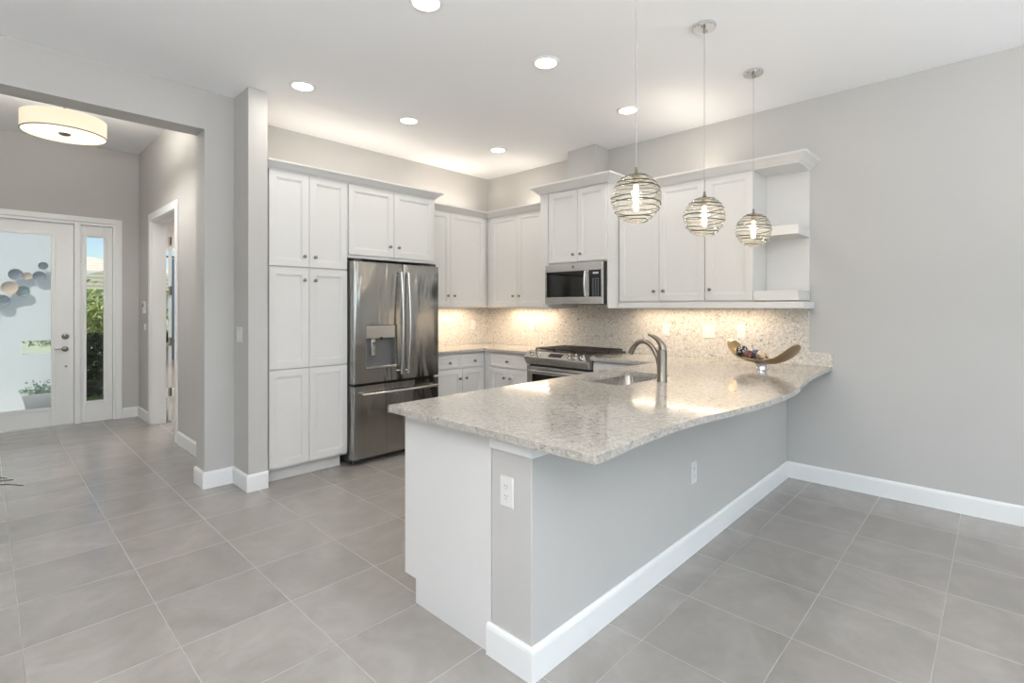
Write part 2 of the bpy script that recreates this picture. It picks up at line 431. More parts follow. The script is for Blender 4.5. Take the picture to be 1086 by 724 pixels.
# casing of the side doorway (on the foyer face x = 1.4407) and its jamb lining
b = NB()
for (y0, y1) in ((DY0-.085, DY0+.005), (DY1-.005, DY1+.085)): box(b, 1.4227, 1.4402, y0, y1, 0, DZ+.085, .004)
box(b, 1.4227, 1.4402, DY0+.005, DY1-.005, DZ-.005, DZ+.085, .004)
box(b, 1.4405, 1.590, DY0, DY0+.016, 0, DZ, .002); box(b, 1.4405, 1.590, DY1-.016, DY1, 0, DZ, .002); box(b, 1.4405, 1.590, DY0+.016, DY1-.016, DZ-.016, DZ, .002)
struct('trim_side_doorway', b, M['trim'])
d2 = thing('door_2', 'white interior door swung fully open in the side doorway', None, (1.618, 7.515, 0), math.atan2(.977, .2145), kind='structure')
b = NB(); rings_panel(b, 0, .86, .012, 2.47, [(0, -.035), (.11, -.035), (.12, -.030)], 0); obj('door_leaf', b, M['trim'], d2)
for z in (.38, 1.01, 1.65, 2.27):
    b = NB(); box(b, -.030, .0, -.022, .0, z-.05, z+.05, .001); tube(b, [(-.012, -.030, z-.052), (-.012, -.030, z+.052)], .009, 8); obj('hinge', b, M['nickel'], d2)
b = NB(); lathe(b, [(0, 0), (.03, 0), (.03, .008), (.012, .012), (.012, .045), (.027, .055), (.027, .075), (0, .085)], 20, Matrix.Translation((.79, -.035, .98)) @ MY); obj('door_handle', b, M['nickel'], d2, True)

# side room beyond the doorway
M['pink'] = paint('side_room_paint', (.58, .54, .51), .7)
b = NB(); box(b, 1.586, 1.93, 9.65, 9.8, 0, 2.9); box(b, 1.93, 3.0, 9.65, 9.8, 0, .82); box(b, 1.93, 3.0, 9.65, 9.8, 2.40, 2.9); box(b, 3.0, 4.0, 9.65, 9.8, 0, 2.9); struct('wall_side_room', b, M['pink'])
b = NB(); box(b, 4.0, 4.15, 5.2, 9.8, 0, 2.9); struct('wall_side_room_far', b, M['pink'])
b = NB(); box(b, 1.586, 4.15, 5.2, 9.8, 2.9, 3.0); struct('ceiling_side_room', b, M['ceil'])
w2 = thing('window_2', 'white framed window of the side room', None, (0, 9.66, 0), kind='structure')
b = NB(); ring_frame(b, 1.93, 3.0, .82, 2.40, .05, 0, .08); box(b, 1.90, 3.03, -.03, .0, .80, .83, .004); obj('window_frame', b, M['trim'], w2)
b = NB(); box(b, 1.98, 2.95, .035, .04, .87, 2.35); obj('window_pane', b, M['pane'], w2)
baseboard('side_room', [(3.99, 9.65), (1.60, 9.65)])
light('side room added fill', 'AREA', (3.0, 8.2, 2.88), 60, (1, .95, .9), 1.2, to=(0, 0, -1))  # downward area fill added below the side room ceiling to brighten it
M['curtain'] = plain('blue_curtain', (.22, .31, .40), .8)
b = NB(); t = bmesh.new(); ps = [(2.075+.005*i, 9.57+.014*math.sin(i*.85)) for i in range(90)]
prism(b, ps+[(x, y+.006) for x, y in ps[::-1]], .60, 2.22)
mark(obj('curtain', b, M['curtain'], origin=(2.3, 9.57, .60)), 'blue pleated curtain seen through the side doorway past the open door', 'curtain')
b = NB(); tube(b, [(1.95, 9.575, 2.245), (3.0, 9.575, 2.245)], .012, 8)
box(b, 2.0, 2.02, 9.575, 9.649, 2.238, 2.252); mark(obj('curtain_rod', b, M['black'], origin=(2.4, 9.575, 2.245)), 'dark curtain rod above the blue curtain in the side room', 'curtain rod')

# ------------------------------------------------------------------ pantry and refrigerator wall (local x right, y depth)
YP = 4.2923
pan = thing('pantry_cabinet', 'tall white six-door pantry cabinet between the column and the refrigerator', 'pantry cabinet', (1.609, YP, 0))
w = .693; mid = .337
carcass(pan, w, .105, 2.600, YF-YP-.002)
b = NB(); box(b, .0, .655, .055, .075, .001, .106); obj('toe_kick', b, M['cab'], pan)
for (z0, z1, kz) in ((.125, .922, None), (.932, 1.772, 1.672), (1.784, 2.568, 1.873)):
    door(pan, .003, mid-.002, z0, z1, (mid-.047, kz) if kz else None)
    door(pan, mid+.002, w-.004, z0, z1, (mid+.047, kz) if kz else None)
ofc = thing('wall_cabinet', 'white two-door cabinet directly above the stainless refrigerator', 'cabinet', (2.303, YP, 0), group='wall cabinets')
b = NB(); box(b, 0, 1.000, 0, YF-YP-.002, 1.895, 2.600, .001); box(b, .982, 1.000, 0, YF-YP-.002, .001, 1.895, .001); obj('carcass', b, M['cab'], ofc)
door(ofc, .012, .488, 1.925, 2.568, (.488-.047, 2.026)); door(ofc, .493, .975, 1.925, 2.568, (.493+.047, 2.026))
CR = [(0, 0), (.006, 0), (.010, .008), (.022, .016), (.040, .034), (.058, .048), (.066, .052), (.070, .058), (.070, .068), (0, .068)]
def crown(name, path, z, prof=CR, s=1.0):
    b = NB(); sweep(b, path, [(o*s, u*s) for o, u in prof][::-1], z); return struct(name, b, M['cab'])
crown('trim_crown_pantry', [(3.304, 4.64), (3.304, YP-.001), (1.588, YP-.001)], 2.574)

# refrigerator
FX0, FX1, FY = 2.309, 3.280, 4.185
fr = thing('refrigerator', 'stainless steel French door refrigerator with an ice and water dispenser', 'refrigerator', (FX0, FY, 0))
fw = FX1-FX0
b = NB(); box(b, 0, fw, .085, .79, .03, 1.862, .004); box(b, .05, fw-.05, .10, .16, .001, .05); box(b, .05, fw-.05, .6, .66, .001, .05)
box(b, .02, .10, .03, .12, 1.8625, 1.885, .003); box(b, fw-.10, fw-.02, .03, .12, 1.8625, 1.885, .003); obj('case', b, M['dark'], fr)
gm = .532
def fdoor(x0, x1, z0, z1, hole=None):
    b = NB()
    # rounded vertical edges: profile in plan, front slightly bowed
    def plan(xa, xb):
        return
    r = .014; P = []
    for k in range(5): a = PI+ (PI/2)*k/4; P.append((x0+r+r*math.cos(a), r+r*math.sin(a)))
    for k in range(5): a = 1.5*PI+(PI/2)*k/4; P.append((x1-r+r*math.cos(a), r+r*math.sin(a)))
    P += [(x1, .080), (x0, .080)]
    if not hole: prism(b, P, z0, z1); return b
    hx0, hx1, hz0, hz1 = hole
    PL = [p for p in P if p[0] <= x0+r+1e-6]; PRR = [p for p in P if p[0] >= x1-r-1e-6]
    prism(b, P, hz1, z1); prism(b, P, z0, hz0)
    L = [p for p in P[:5]]+[(hx0, 0), (hx0, .080), (x0, .080)]; prism(b, L, hz0, hz1)
    Rr = [(hx1, 0)]+P[5:10]+[(x1, .080), (hx1, .080)]; prism(b, Rr, hz0, hz1)
    return b
hole = (.128, .452, .868, 1.276)
ld = obj('door', fdoor(.003, gm-.003, .745, 1.858, hole), M['steel'], fr, True)
rd = obj('door', fdoor(gm+.003, fw-.003, .745, 1.858), M['steel'], fr, True)
dw = obj('freezer_drawer', fdoor(.003, fw-.003, .060, .722), M['steel'], fr, True)
disp = None
b = NB(); box(b, .130, .450, .006, .070, 1.150, 1.274, .004); disp = obj('dispenser_panel', b, M['steelh'], ld)
b = NB(); box(b, .130, .450, .060, .066, .870, 1.150); box(b, .130, .144, .002, .060, .892, 1.150); box(b, .436, .450, .002, .060, .892, 1.150); obj('dispenser_recess', b, M['grey'], ld)
b = NB(); box(b, .130, .450, -.006, .066, .870, .892, .003); obj('drip_tray', b, M['steelh'], ld)
b = NB(); box(b, .205, .250, .034, .050, .985, 1.148, .005); obj('dispenser_paddle', b, M['chrome'], ld)
b = NB(); lathe(b, [(0, 0), (.014, 0), (.014, .010), (0, .012)], 14, Matrix.Translation((.29, .012, 1.150)) @ MY); obj('dispenser_nozzle', b, M['black'], ld)
def bar(parent, pts, r, posts, name='handle', mat='steelh'):
    b = NB(); tube(b, pts, r, 10)
    for p, q in posts: tube(b, [p, q], r*.85, 8)
    return obj(name, b, M[mat], parent, True)
for hx, par in ((gm-.040, ld), (gm+.040, rd)):
    pts = [(hx, -.030-.030*math.sin(PI*t/10), .80+.98*t/10) for t in range(11)]
    bar(par, pts, .0125, [((hx, .002, .83), (hx, -.034, .83)), ((hx, .002, 1.75), (hx, -.034, 1.75))])
pts = [(.07+(fw-.12)*t/12, -.040-.022*math.sin(PI*t/12), .648) for t in range(13)]
bar(dw, pts, .0135, [((.10, .002, .648), (.10, -.045, .648)), ((fw-.08, .002, .648), (fw-.08, -.045, .648))])
def emblem(parent, x, z, y, r):
    b = NB(); lathe(b, [(0, 0), (r, 0), (r, .002), (r*.86, .003), (r*.86, .002), (0, .002)], 24, Matrix.Translation((x, y, z)) @ MY)
    e = obj('emblem', b, M['grey'], parent, True)
    b = NB()
    for s in (-1, 1):
        tube(b, [(x+s*r*(.12+.38*math.sin(a*.55)), y-.003, z+r*.55*math.cos(a)) for a in [i*PI/8 for i in range(9)]], r*.06, 5)
    obj('emblem_scroll', b, M['chrome'], e)
emblem(rd, .925, 1.765, .0015, .020)

# ------------------------------------------------------------------ wall cabinets in the corner
YB, XB = 4.660, 4.420        # carcass fronts (doors stand 2 cm proud)
bc = thing('wall_cabinet', 'white two-door wall cabinet between refrigerator and corner, over lit backsplash', 'cabinet', (3.305, YB, 1.432), group='wall cabinets')
carcass(bc, XB-3.305-.001, 0, 1.16, YF-YB-.002)
door(bc, .003, .500, .012, 1.118, (.453, .142)); door(bc, .504, 1.047, .012, 1.118, (.551, .142))
rc = thing('wall_cabinet', 'white two-door wall cabinet left of the microwave, meeting the room corner', 'cabinet', (XB, YB-.022, 1.432), R90, group='wall cabinets')
carcass(rc, YB-.022-3.600, 0, 1.16, XR-XB-.002)
yl = YB-.022
door(rc, yl-4.575, yl-4.137, .012, 1.118, (yl-4.137-.048, .142)); door(rc, yl-4.133, yl-3.738, .012, 1.118, (yl-4.133+.048, .142))
b = NB(); box(b, 0, yl-4.580, -.018, -.0005, .0, 1.118, .001); obj('filler_strip', b, M['cab'], rc)
b = NB(); box(b, yl-3.733, yl-3.601, -.0175, -.0005, 0, 1.118, .001); obj('filler_strip', b, M['cab'], rc)
crown('trim_crown_corner', [(XB-.021, 3.600), (XB-.021, YB-.021), (3.308, YB-.021)][::1], 2.552)
# microwave cabinet
XH = 4.220
hc = thing('wall_cabinet', 'taller projecting white two-door cabinet above the microwave', 'cabinet', (XH, 3.595, 0), R90, group='wall cabinets')
HW = 3.595-2.741
b = NB(); box(b, 0, HW, 0, XR-XH-.002, 1.898, 2.685, .001)
box(b, 0, .112, -.001, XR-XH-.022, 1.432, 1.898, .001); box(b, HW-.016, HW, 0, XR-XH-.022, 1.432, 1.898, .001)
box(b, 0, .108, -.019, -.0005, 1.432, 2.655, .001)
obj('carcass', b, M['cab'], hc)
c0 = 3.595-3.476; c1 = 3.595-3.100; c2 = 3.595-2.757
door(hc, c0, c1-.002, 1.908, 2.648, (c1-.046, 1.982)); door(hc, c1+.002, c2, 1.908, 2.648, (c1+.046, 1.982))
crown('trim_crown_microwave', [(XR-.002, 2.740), (XH-.021, 2.740), (XH-.021, 3.596), (XR-.002, 3.596)], 2.656, CR, 1.22)
# right run
sc = thing('wall_cabinet', 'white two-door wall cabinet immediately right of the microwave', 'cabinet', (XB, 2.738, 1.432), R90, group='wall cabinets')
y0 = 2.738
carcass(sc, y0-1.866, .055, 1.17, XR-XB-.002)
door(sc, .010, y0-2.303, .068, 1.138, (y0-2.303-.046, .160)); door(sc, y0-2.299, y0-1.868, .068, 1.138, (y0-2.299+.046, .160))
s2 = thing('wall_cabinet', 'white single-door wall cabinet between the two-door one and the open shelves', 'cabinet', (XB, 1.864, 1.432), R90, group='wall cabinets')
carcass(s2, 1.864-1.462, .055, 1.17, XR-XB-.002)
door(s2, .003, 1.864-1.464, .068, 1.138, (.048, .163))
osh = thing('open_shelf_unit', 'white open corner shelf unit at the end of the wall cabinets', 'shelf', (XB, 1.460, 1.432), R90)
ow = 1.460-1.125
b = NB(); box(b, 0, ow, XR-XB-.024, XR-XB-.002, .055, 1.17); obj('back_panel', b, M['cab'], osh)
b = NB(); box(b, 0, ow, -.02, XR-XB-.026, 1.139, 1.17); obj('top_panel', b, M['cab'], osh)
b = NB(); box(b, 0, ow, -.02, XR-XB-.026, .585, .662, .001); obj('shelf', b, M['cab'], osh)
b = NB(); box(b, 0, ow, -.02, XR-XB-.026, .066, .144, .001); obj('shelf', b, M['cab'], osh)
crown('trim_crown_sink', [(XR-.002, 1.124), (XB-.021, 1.124), (XB-.021, 2.738)], 2.572, CR, 1.08)
b = NB(); box(b, XB-.030, XB+.0, 1.085, 2.739, 1.432, 1.4855, .004); box(b, XB, XR-.022, 1.085, 1.110, 1.432, 1.4855, .002); struct('trim_light_rail', b, M['cab'])

# ------------------------------------------------------------------ base cabinets
b1 = thing('base_cabinet', 'white base cabinet between refrigerator and room corner, with two drawers', 'base cabinet', (3.305, 4.390, 0), group='base cabinets')
carcass(b1, .804, .11, .928, YF-4.390-.003)
b = NB(); box(b, 0, .795, .06, .08, .001, .11); obj('toe_kick', b, M['cab'], b1)
for (x0, x1, k) in ((.012, .428, .262), (.433, .772, .630)): door(b1, x0, x1, .758, .905, (k, .825), 'drawer', SLABF)
door(b1, .012, .450, .125, .748, (.404, .640)); door(b1, .454, .772, .125, .748, (.500, .640))
b2 = thing('base_cabinet', 'white base cabinet left of the range with one wide drawer', 'base cabinet', (4.110, 4.389, 0), R90, group='base cabinets')
y0 = 4.389
carcass(b2, y0-3.672, .11, .928, XR-4.110-.003)
b = NB(); box(b, 0, y0-3.672, .06, .08, .001, .11); obj('toe_kick', b, M['cab'], b2)
door(b2, y0-4.270, y0-3.690, .758, .905, (y0-3.985, .828), 'drawer', SLABF)
door(b2, y0-4.270, y0-3.984, .125, .748, (y0-4.030, .642)); door(b2, y0-3.980, y0-3.690, .125, .748, (y0-3.934, .642))
b3 = thing('base_cabinet', 'white base cabinet piece right of the range, under the worktop return', 'base cabinet', (4.110, 2.838, 0), R90, group='base cabinets')
carcass(b3, 2.838-2.165, .11, .928, XR-4.110-.003)
b = NB(); box(b, 0, .65, .06, .08, .001, .11); obj('toe_kick', b, M['cab'], b3)
door(b3, .010, .500, .125, .905, (.450, .80))
# peninsula cabinets, hollow so that the sink fits; local frame looks from the kitchen side
b4 = thing('base_cabinet', 'white peninsula base cabinets with a plain end panel beside the half wall', 'base cabinet', (PX, 1.526, 0), group='base cabinets')
b = NB()
poly = [(0, 0), (.530, 0), (.530, .118), (.621, .118), (.621, .928), (0, .928)]
prism(b, poly, 0, .020, Matrix(((0, 0, 1, 0), (1, 0, 0, 0), (0, 1, 0, 0), (0, 0, 0, 1))))
obj('end_panel', b, M['cab'], b4)
b = NB(); box(b, .021, 2.60, .58, .600, .12, .927); box(b, .021, 2.60, .0, .58, .12, .14); box(b, 2.60, 2.62, .0, .600, .12, .927); obj('carcass', b, M['cab'], b4)
b = NB(); box(b, .021, 2.60, .50, .52, .001, .119); obj('toe_kick', b, M['cab'], b4)
MF = Matrix.Rotation(PI, 4, 'Z')
def back_door(x0, x1, z0, z1, kx, kz, name='door'):
    bm = NB(); t = bmesh.new(); rings_panel(t, -x1, -x0, z0, z1, SHAKER if name == 'door' else SLABF, -.001)
    merge(bm, t, Matrix.Translation((0, .600, 0)) @ MF); o = obj(name, bm, M['cab'], b4)
    bm = NB(); lathe(bm, [(0, 0), (.009, 0), (.0055, .006), (.0055, .012), (.0155, .022), (.009, .0305), (0, .031)], 14, Matrix.Translation((kx, .6195, kz)) @ Matrix.Rotation(-PI/2, 4, 'X'))
    obj('knob', bm, M['nickel'], o, True)
for i in range(5):
    a = .03+.51*i; back_door(a, a+.50, .125, .748, a+(.45 if i % 2 else .05), .64); back_door(a, a+.50, .758, .905, a+.25, .83, 'drawer')

# ------------------------------------------------------------------ worktops
ZT, TH = .960, .030
def catmull(P, n=6):
    out = []
    for i in range(len(P)-1):
        p0 = Vector(P[max(i-1, 0)]); p1 = Vector(P[i]); p2 = Vector(P[i+1]); p3 = Vector(P[min(i+2, len(P)-1)])
        for k in range(n):
            t = k/n
            out.append(tuple(.5*((2*p1)+(p2-p0)*t+(2*p0-5*p1+4*p2-p3)*t*t+(3*p1-p0-3*p2+p3)*t**3)))
    out.append(P[-1]); return out
edge = [(1.390, .945)]+catmull([(1.44, .946), (1.60, .955), (1.85, .962), (2.07, .955), (2.27, .928), (2.55, .885), (2.80, .860), (3.05, .848), (3.25, .852), (3.45, .872), (3.70, .908), (3.93, .936), (4.20, .954), (4.50, .963), (XR-.001, .967)], 4)
cr = .045
out = edge+[(XR-.001, 2.838), (4.055, 2.838)]
for k in range(6): a = 0+ (PI/2)*k/5; out.append((4.055-cr+cr*math.cos(a), 2.180+cr-cr*math.sin(a)))
out += [(1.395, 2.180), (1.380, 2.165), (1.380, .955)]
for k in range(1, 4): a = PI+(PI/2)*k/4; out.append((1.390+.010*math.cos(a), .955+.010*math.sin(a)))
SX0, SX1, SY0, SY1, SRr = 2.720, 3.385, 1.665, 2.035, .035
def rrect(x0, x1, y0, y1, r, n=5):
    P = []
    for cx, cy, a0 in ((x1-r, y1-r, 0), (x0+r, y1-r, PI/2), (x0+r, y0+r, PI), (x1-r, y0+r, 1.5*PI)):
        for k in range(n+1): a = a0+(PI/2)*k/n; P.append((cx+r*math.cos(a), cy+r*math.sin(a)))
    return P
def slab(poly, holes, z0, z1, bev=.003):
    bm = NB()
    def cap(z, inset):
        es = []
        for loop in [poly]+holes:
            vs = [bm.verts.new((x, y, z)) for x, y in loop]
            loops.append(vs)
            for i in range(len(vs)): es.append(bm.edges.new((vs[i], vs[(i+1) % len(vs)])))
        bmesh.ops.triangle_fill(bm, use_beauty=True, use_dissolve=False, edges=es)
    loops = []; cap(z1, 0); top = loops; loops = []
    cap(z0, 0); bot = loops
    for a, c in zip(top, bot):
        for i in range(len(a)):
            j = (i+1) % len(a); bm.faces.new((a[i], a[j], c[j], c[i]))
    return bm
bm = slab(out, [rrect(SX0, SX1, SY0, SY1, SRr)], ZT-TH, ZT)
o = obj('countertop', bm, M['quartz']); mark(o, 'speckled quartz peninsula worktop with wavy bar edge, holding sink and faucet', 'countertop')
bv = o.modifiers.new('edge', 'BEVEL'); bv.width = .003; bv.segments = 2; bv.limit_method = 'ANGLE'; bv.angle_limit = math.radians(60)
# L shaped worktop in the corner
L = [(3.306, YF-.001), (3.306, 4.345), (4.065, 4.345), (4.065, 3.672), (XR-.001, 3.672), (XR-.001, YF-.001)]
bm = slab(L, [], ZT-TH, ZT)
o = obj('countertop', bm, M['quartz']); mark(o, 'speckled quartz corner worktop between refrigerator and range', 'countertop')
bv = o.modifiers.new('edge', 'BEVEL'); bv.width = .003; bv.segments = 2; bv.limit_method = 'ANGLE'; bv.angle_limit = math.radians(60)
# backsplashes
b = NB(); box(b, 3.306, XR-.022, YF-.021, YF-.001, ZT+.001, 1.431); mark(obj('backsplash', b, M['splash']), 'speckled quartz backsplash on the refrigerator wall', 'backsplash')
b = NB(); zz = ZT+.001; poly = [(.962, zz), (YF-.001, zz), (YF-.001, 1.431), (3.482, 1.431), (3.482, 1.60), (2.758, 1.60), (2.758, 1.431), (1.131, 1.431), (1.131, 1.068), (.962, 1.068)]
prism(b, poly, XR-.021, XR-.001, Matrix(((0, 0, 1, 0), (1, 0, 0, 0), (0, 1, 0, 0), (0, 0, 0, 1))))
mark(obj('backsplash', b, M['splash']), 'long speckled quartz backsplash behind the range, stepping down at its end', 'backsplash')

# sink
sk = thing('sink', 'stainless undermount sink set in the peninsula worktop', 'sink', ((SX0+SX1)/2, (SY0+SY1)/2, ZT-TH-.0035))
bm = NB(); hx, hy = (SX1-SX0)/2, (SY1-SY0)/2; loops = []
for (g, z, r) in ((.022, 0, .045), (.004, 0, .037), (.002, -.004, .036), (-.004, -.15, .05), (-.022, -.185, .06), (-.05, -.195, .05)):
    loops.append([bm.verts.new((x, y, z)) for x, y in rrect(-hx-g, hx+g, -hy-g, hy+g, r, 6)])
for a, c in zip(loops, loops[1:]):
    for i in range(len(a)): j = (i+1) % len(a); bm.faces.new((a[i], a[j], c[j], c[i]))
bm.faces.new(loops[-1])
o = obj('basin', bm, steel('basin_steel', (.42, .39, .36), .28), sk, True); so = o.modifiers.new('wall', 'SOLIDIFY'); so.thickness = .0015; so.offset = 1
b = NB(); lathe(b, [(0, .002), (.02, .002), (.024, .006), (.045, .007), (.048, .001)], 24, Matrix.Translation((0, 0, -.196))); obj('drain', b, M['chrome'], sk, True)
# faucet
FXx, FYy = 3.056, 1.577
fc = thing('faucet', 'brushed nickel faucet with an arched spout and lever beside the sink', 'faucet', (FXx, FYy, ZT+.0005))
b = NB(); lathe(b, [(0, 0), (.034, 0), (.034, .006), (.031, .012), (.031, .19), (.029, .205), (0, .207)], 28); obj('faucet_body', b, M['nickel'], fc, True)
b = NB(); tube(b, [(0, y-FYy, z-ZT) for y, z in catmull([(1.588, 1.02), (1.602, 1.09), (1.626, 1.150), (1.665, 1.197), (1.712, 1.214), (1.758, 1.200), (1.788, 1.165)], 5)], [.016]*31, 14); sp = obj('spout', b, M['nickel'], fc, True)
b = NB(); tube(b, [(0, y-FYy, z-ZT) for y, z in ((1.780, 1.178), (1.795, 1.155), (1.808, 1.128))], [.0175, .019, .020], 14); obj('spray_head', b, M['nickel'], sp, True)
b = NB(); tube(b, [(0, y-FYy, z-ZT) for y, z in catmull([(1.572, 1.166), (1.578, 1.195), (1.600, 1.225), (1.634, 1.248), (1.676, 1.264)], 4)], [.027]+[.027-.0012*i for i in range(1, 17)], 14); obj('lever', b, M['nickel'], fc, True)

# ------------------------------------------------------------------ range
RY0, RY1, RX = 2.845, 3.665, 4.045
rg = thing('range', 'stainless slide-in gas range set in the back run', 'range', (RX, RY1, 0), R90)
rw = RY1-RY0
b = NB(); box(b, .004, rw-.004, .060, XR-RX-.024, .03, .955, .003); box(b, .03, .09, .1, .16, .001, .03); box(b, rw-.09, rw-.03, .1, .16, .001, .03); box(b, .03, .09, .5, .56, .001, .03); box(b, rw-.09, rw-.03, .5, .56, .001, .03)
obj('range_body', b, M['black'], rg)
b = NB()
poly = [(.100, .830), (.010, .838), (-.045, .905), (-.045, .916), (.050, .972), (.100, .972)]      # (depth, height)
prism(b, poly, .002, rw-.002, Matrix(((0, 0, 1, 0), (1, 0, 0, 0), (0, 1, 0, 0), (0, 0, 0, 1))))
cp = obj('control_panel', b, M['steelh'], rg)
sl = math.atan2(.056, .095); tilt = Matrix.Rotation(sl, 4, 'X')
def on_panel(x, u): return Matrix.Translation((x, -.045+.095*u, .916+.056*u)) @ tilt
for x in (.075, .165, rw-.245, rw-.160, rw-.075):
    b = NB(); lathe(b, [(0, 0), (.027, 0), (.027, .005), (.021, .008), (.019, .033), (.017, .036), (0, .036)], 20, on_panel(x, .55)); k = obj('knob', b, M['steelh'], cp, True)
    b = NB(); t = bmesh.new(); box(t, -.0025, .0025, -.018, .018, .036, .039); merge(b, t, on_panel(x, .55)); obj('knob_pointer', b, M['black'], k)
b = NB(); t = bmesh.new(); box(t, -.085, .085, -.030, .030, .0, .002); merge(b, t, on_panel(rw*.49, .55)); obj('display', b, M['bglass'], cp)
b = NB(); box(b, .004, rw-.004, .10, XR-RX-.024, .9555, .974, .003); obj('cooktop', b, M['dark'], rg)
gd0, gd1 = .125, XR-RX-.06
for k in range(3):
    a0 = .02+(rw-.04)*k/3+.004; a1 = .02+(rw-.04)*(k+1)/3-.004
    b = NB(); zt0, zt1 = .987, 1.002
    for x in (a0, a1-.014): box(b, x, x+.014, gd0, gd1, zt0, zt1, .003)
    for q in range(7):
        y = gd0+(gd1-gd0-.014)*q/6; box(b, a0, a1, y, y+.014, zt0, zt1, .003)
    box(b, (a0+a1)/2-.006, (a0+a1)/2+.006, gd0, gd1, zt0, zt1, .003)
    for x in (a0+.002, a1-.014):
        for y in (gd0+.002, (gd0+gd1)/2, gd1-.014): box(b, x, x+.012, y, y+.012, .9745, zt0+.002)
    obj('grate', b, M['iron'], rg)
for x, y, r in ((.15, .24, .045), (.15, .50, .035), (rw/2, .37, .05), (rw-.15, .24, .04), (rw-.15, .50, .045)):
    b = NB(); lathe(b, [(0, .9745), (r+.012, .9745), (r+.01, .983), (r, .984), (r, .990), (r-.006, .993), (0, .993)], 20, Matrix.Translation((x, y, 0))); obj('burner', b, M['iron'], rg, True)
b = NB(); rings_panel(b, .006, rw-.006, .215, .815, [(0, .012), (.004, .008), (.075, .008), (.077, .011)], .058); od = obj('oven_door', b, M['steelh'], rg)
b = NB(); box(b, .085, rw-.085, .0065, .0115, .295, .735, .001); obj('oven_window', b, M['bglass'], od)
bar(od, [(.05, -.040, .775), (rw-.05, -.040, .775)], .0125, [((.09, .010, .775), (.09, -.042, .775)), ((rw-.09, .010, .775), (rw-.09, -.042, .775))])
b = NB(); rings_panel(b, .006, rw-.006, .04, .205, [(0, .012), (.004, .008)], .058); obj('range_drawer', b, M['steelh'], rg)

# microwave
mwY1, mwY0, mwX = 3.505, 2.762, 4.172
mw = thing('microwave', 'stainless over-the-range microwave under the projecting cabinet', 'microwave', (mwX, mwY1, 1.472), R90)
ww = mwY1-mwY0; wh = .420
b = NB(); box(b, .026, ww, .030, XR-mwX-.03, .004, wh-.004, .002); obj('microwave_body', b, M['black'], mw)
b = NB(); px0 = ww-.178
box(b, 0, ww-.012, 0, .029, wh-.082, wh, .002); box(b, 0, ww-.012, 0, .029, 0, .072, .002); box(b, 0, .018, 0, .029, .072, wh-.082, .001); box(b, ww-.034, ww-.012, 0, .029, .072, wh-.082, .001); box(b, px0-.048, px0, 0, .029, .072, wh-.082, .001)
fd = obj('microwave_front', b, M['steelh'], mw)
b = NB(); box(b, .018, px0-.048, .003, .028, .072, wh-.082, .001); obj('microwave_window', b, M['bglass'], mw)
b = NB(); box(b, px0, ww-.034, .002, .028, .072, wh-.082, .001); kp = obj('keypad_panel', b, M['bglass'], mw)
for r in range(8):
    for c in range(3):
        b = NB(); box(b, px0+.048+.030*c, px0+.057+.030*c, .0008, .0019, .087+.023*r, .094+.023*r); obj('button', b, M['digit'], kp)
b = NB(); box(b, px0+.05, px0+.115, .0008, .0019, .300, .318); obj('clock_display', b, M['digit'], kp)
bar(fd, [(px0-.024, -.030-.012*math.sin(PI*t/8), .085+.245*t/8) for t in range(9)], .0095, [((px0-.024, .002, .095), (px0-.024, -.032, .095)), ((px0-.024, .002, .32), (px0-.024, -.032, .32))])
emblem(fd, .372, wh-.040, .0005, .014)
b = NB(); box(b, .20, ww-.03, .035, .30, -.006, .0035, .002); obj('vent_grille', b, M['black'], mw)

# ------------------------------------------------------------------ bowl with decorative balls
BX, BY, BR = 4.200, 1.332, -math.radians(27)
bw = thing('bowl', 'boat-shaped champagne gold bowl on a round chrome foot, near the backsplash', 'bowl', (BX, BY, ZT+.0005), BR)
bm = NB(); NS, NTt = 40, 16; grid = []
half = .330
for i in range(NS+1):
    s = -1+2*i/NS
    wd = .098*max(0, (1-abs(s)**5))**.5
    zc = .0475+.172*abs(s)**3.2
    row = []
    for j in range(NTt+1):
        u = -1+2*j/NTt
        row.append(bm.verts.new((u*wd, s*half, zc+(.022*(1-abs(s)**2)+.014)*abs(u)**2.2*(wd/.098))))
    grid.append(row)
for i in range(NS):
    for j in range(NTt): bm.faces.new((grid[i][j], grid[i+1][j], grid[i+1][j+1], grid[i][j+1]))
bmesh.ops.remove_doubles(bm, verts=bm.verts[:], dist=1e-5)
o = obj('bowl_shell', bm, M['gold'], bw, True); so = o.modifiers.new('thickness', 'SOLIDIFY'); so.thickness = .005; so.offset = 0
b = NB(); lathe(b, [(0, 0), (.042, 0), (.042, .004), (.038, .010), (.038, .036), (.042, .042), (.042, .0445), (0, .0445)], 28); obj('foot', b, M['chrome'], bw, True)
def ball_mat(name, a, b_, c, sc):
    g = NT(name); v = g.coords(); vo = g.n('TexVoronoi', Vector=v, Scale=sc)
    f = g.ramp(vo.outputs['Distance'], [(.30, 0.0), (.42, 1.0)]); k = g.noise(v, 25, 3)
    cc = g.mix(f, a, g.mix(g.ramp(k, [(.45, 0.0), (.55, 1.0)]), b_, c))
    g.principled(Base_Color=cc, Roughness=.35, Normal=g.bump(vo.outputs['Distance'], .5, .006)); return g.m
def ball(lx, ly, z, r, mat, label):
    x = BX+lx*math.cos(BR)-ly*math.sin(BR); y = BY+lx*math.sin(BR)+ly*math.cos(BR)
    bm = NB(); bmesh.ops.create_icosphere(bm, subdivisions=4, radius=r)
    for v in bm.verts: v.co *= 1+.02*math.sin(v.co.x*260)*math.sin(v.co.y*230)*math.sin(v.co.z*250)
    o = obj('decorative_ball', bm, mat, None, True); o.location = (x, y, z); mark(o, label, 'decorative ball', 'decorative balls in the bowl')
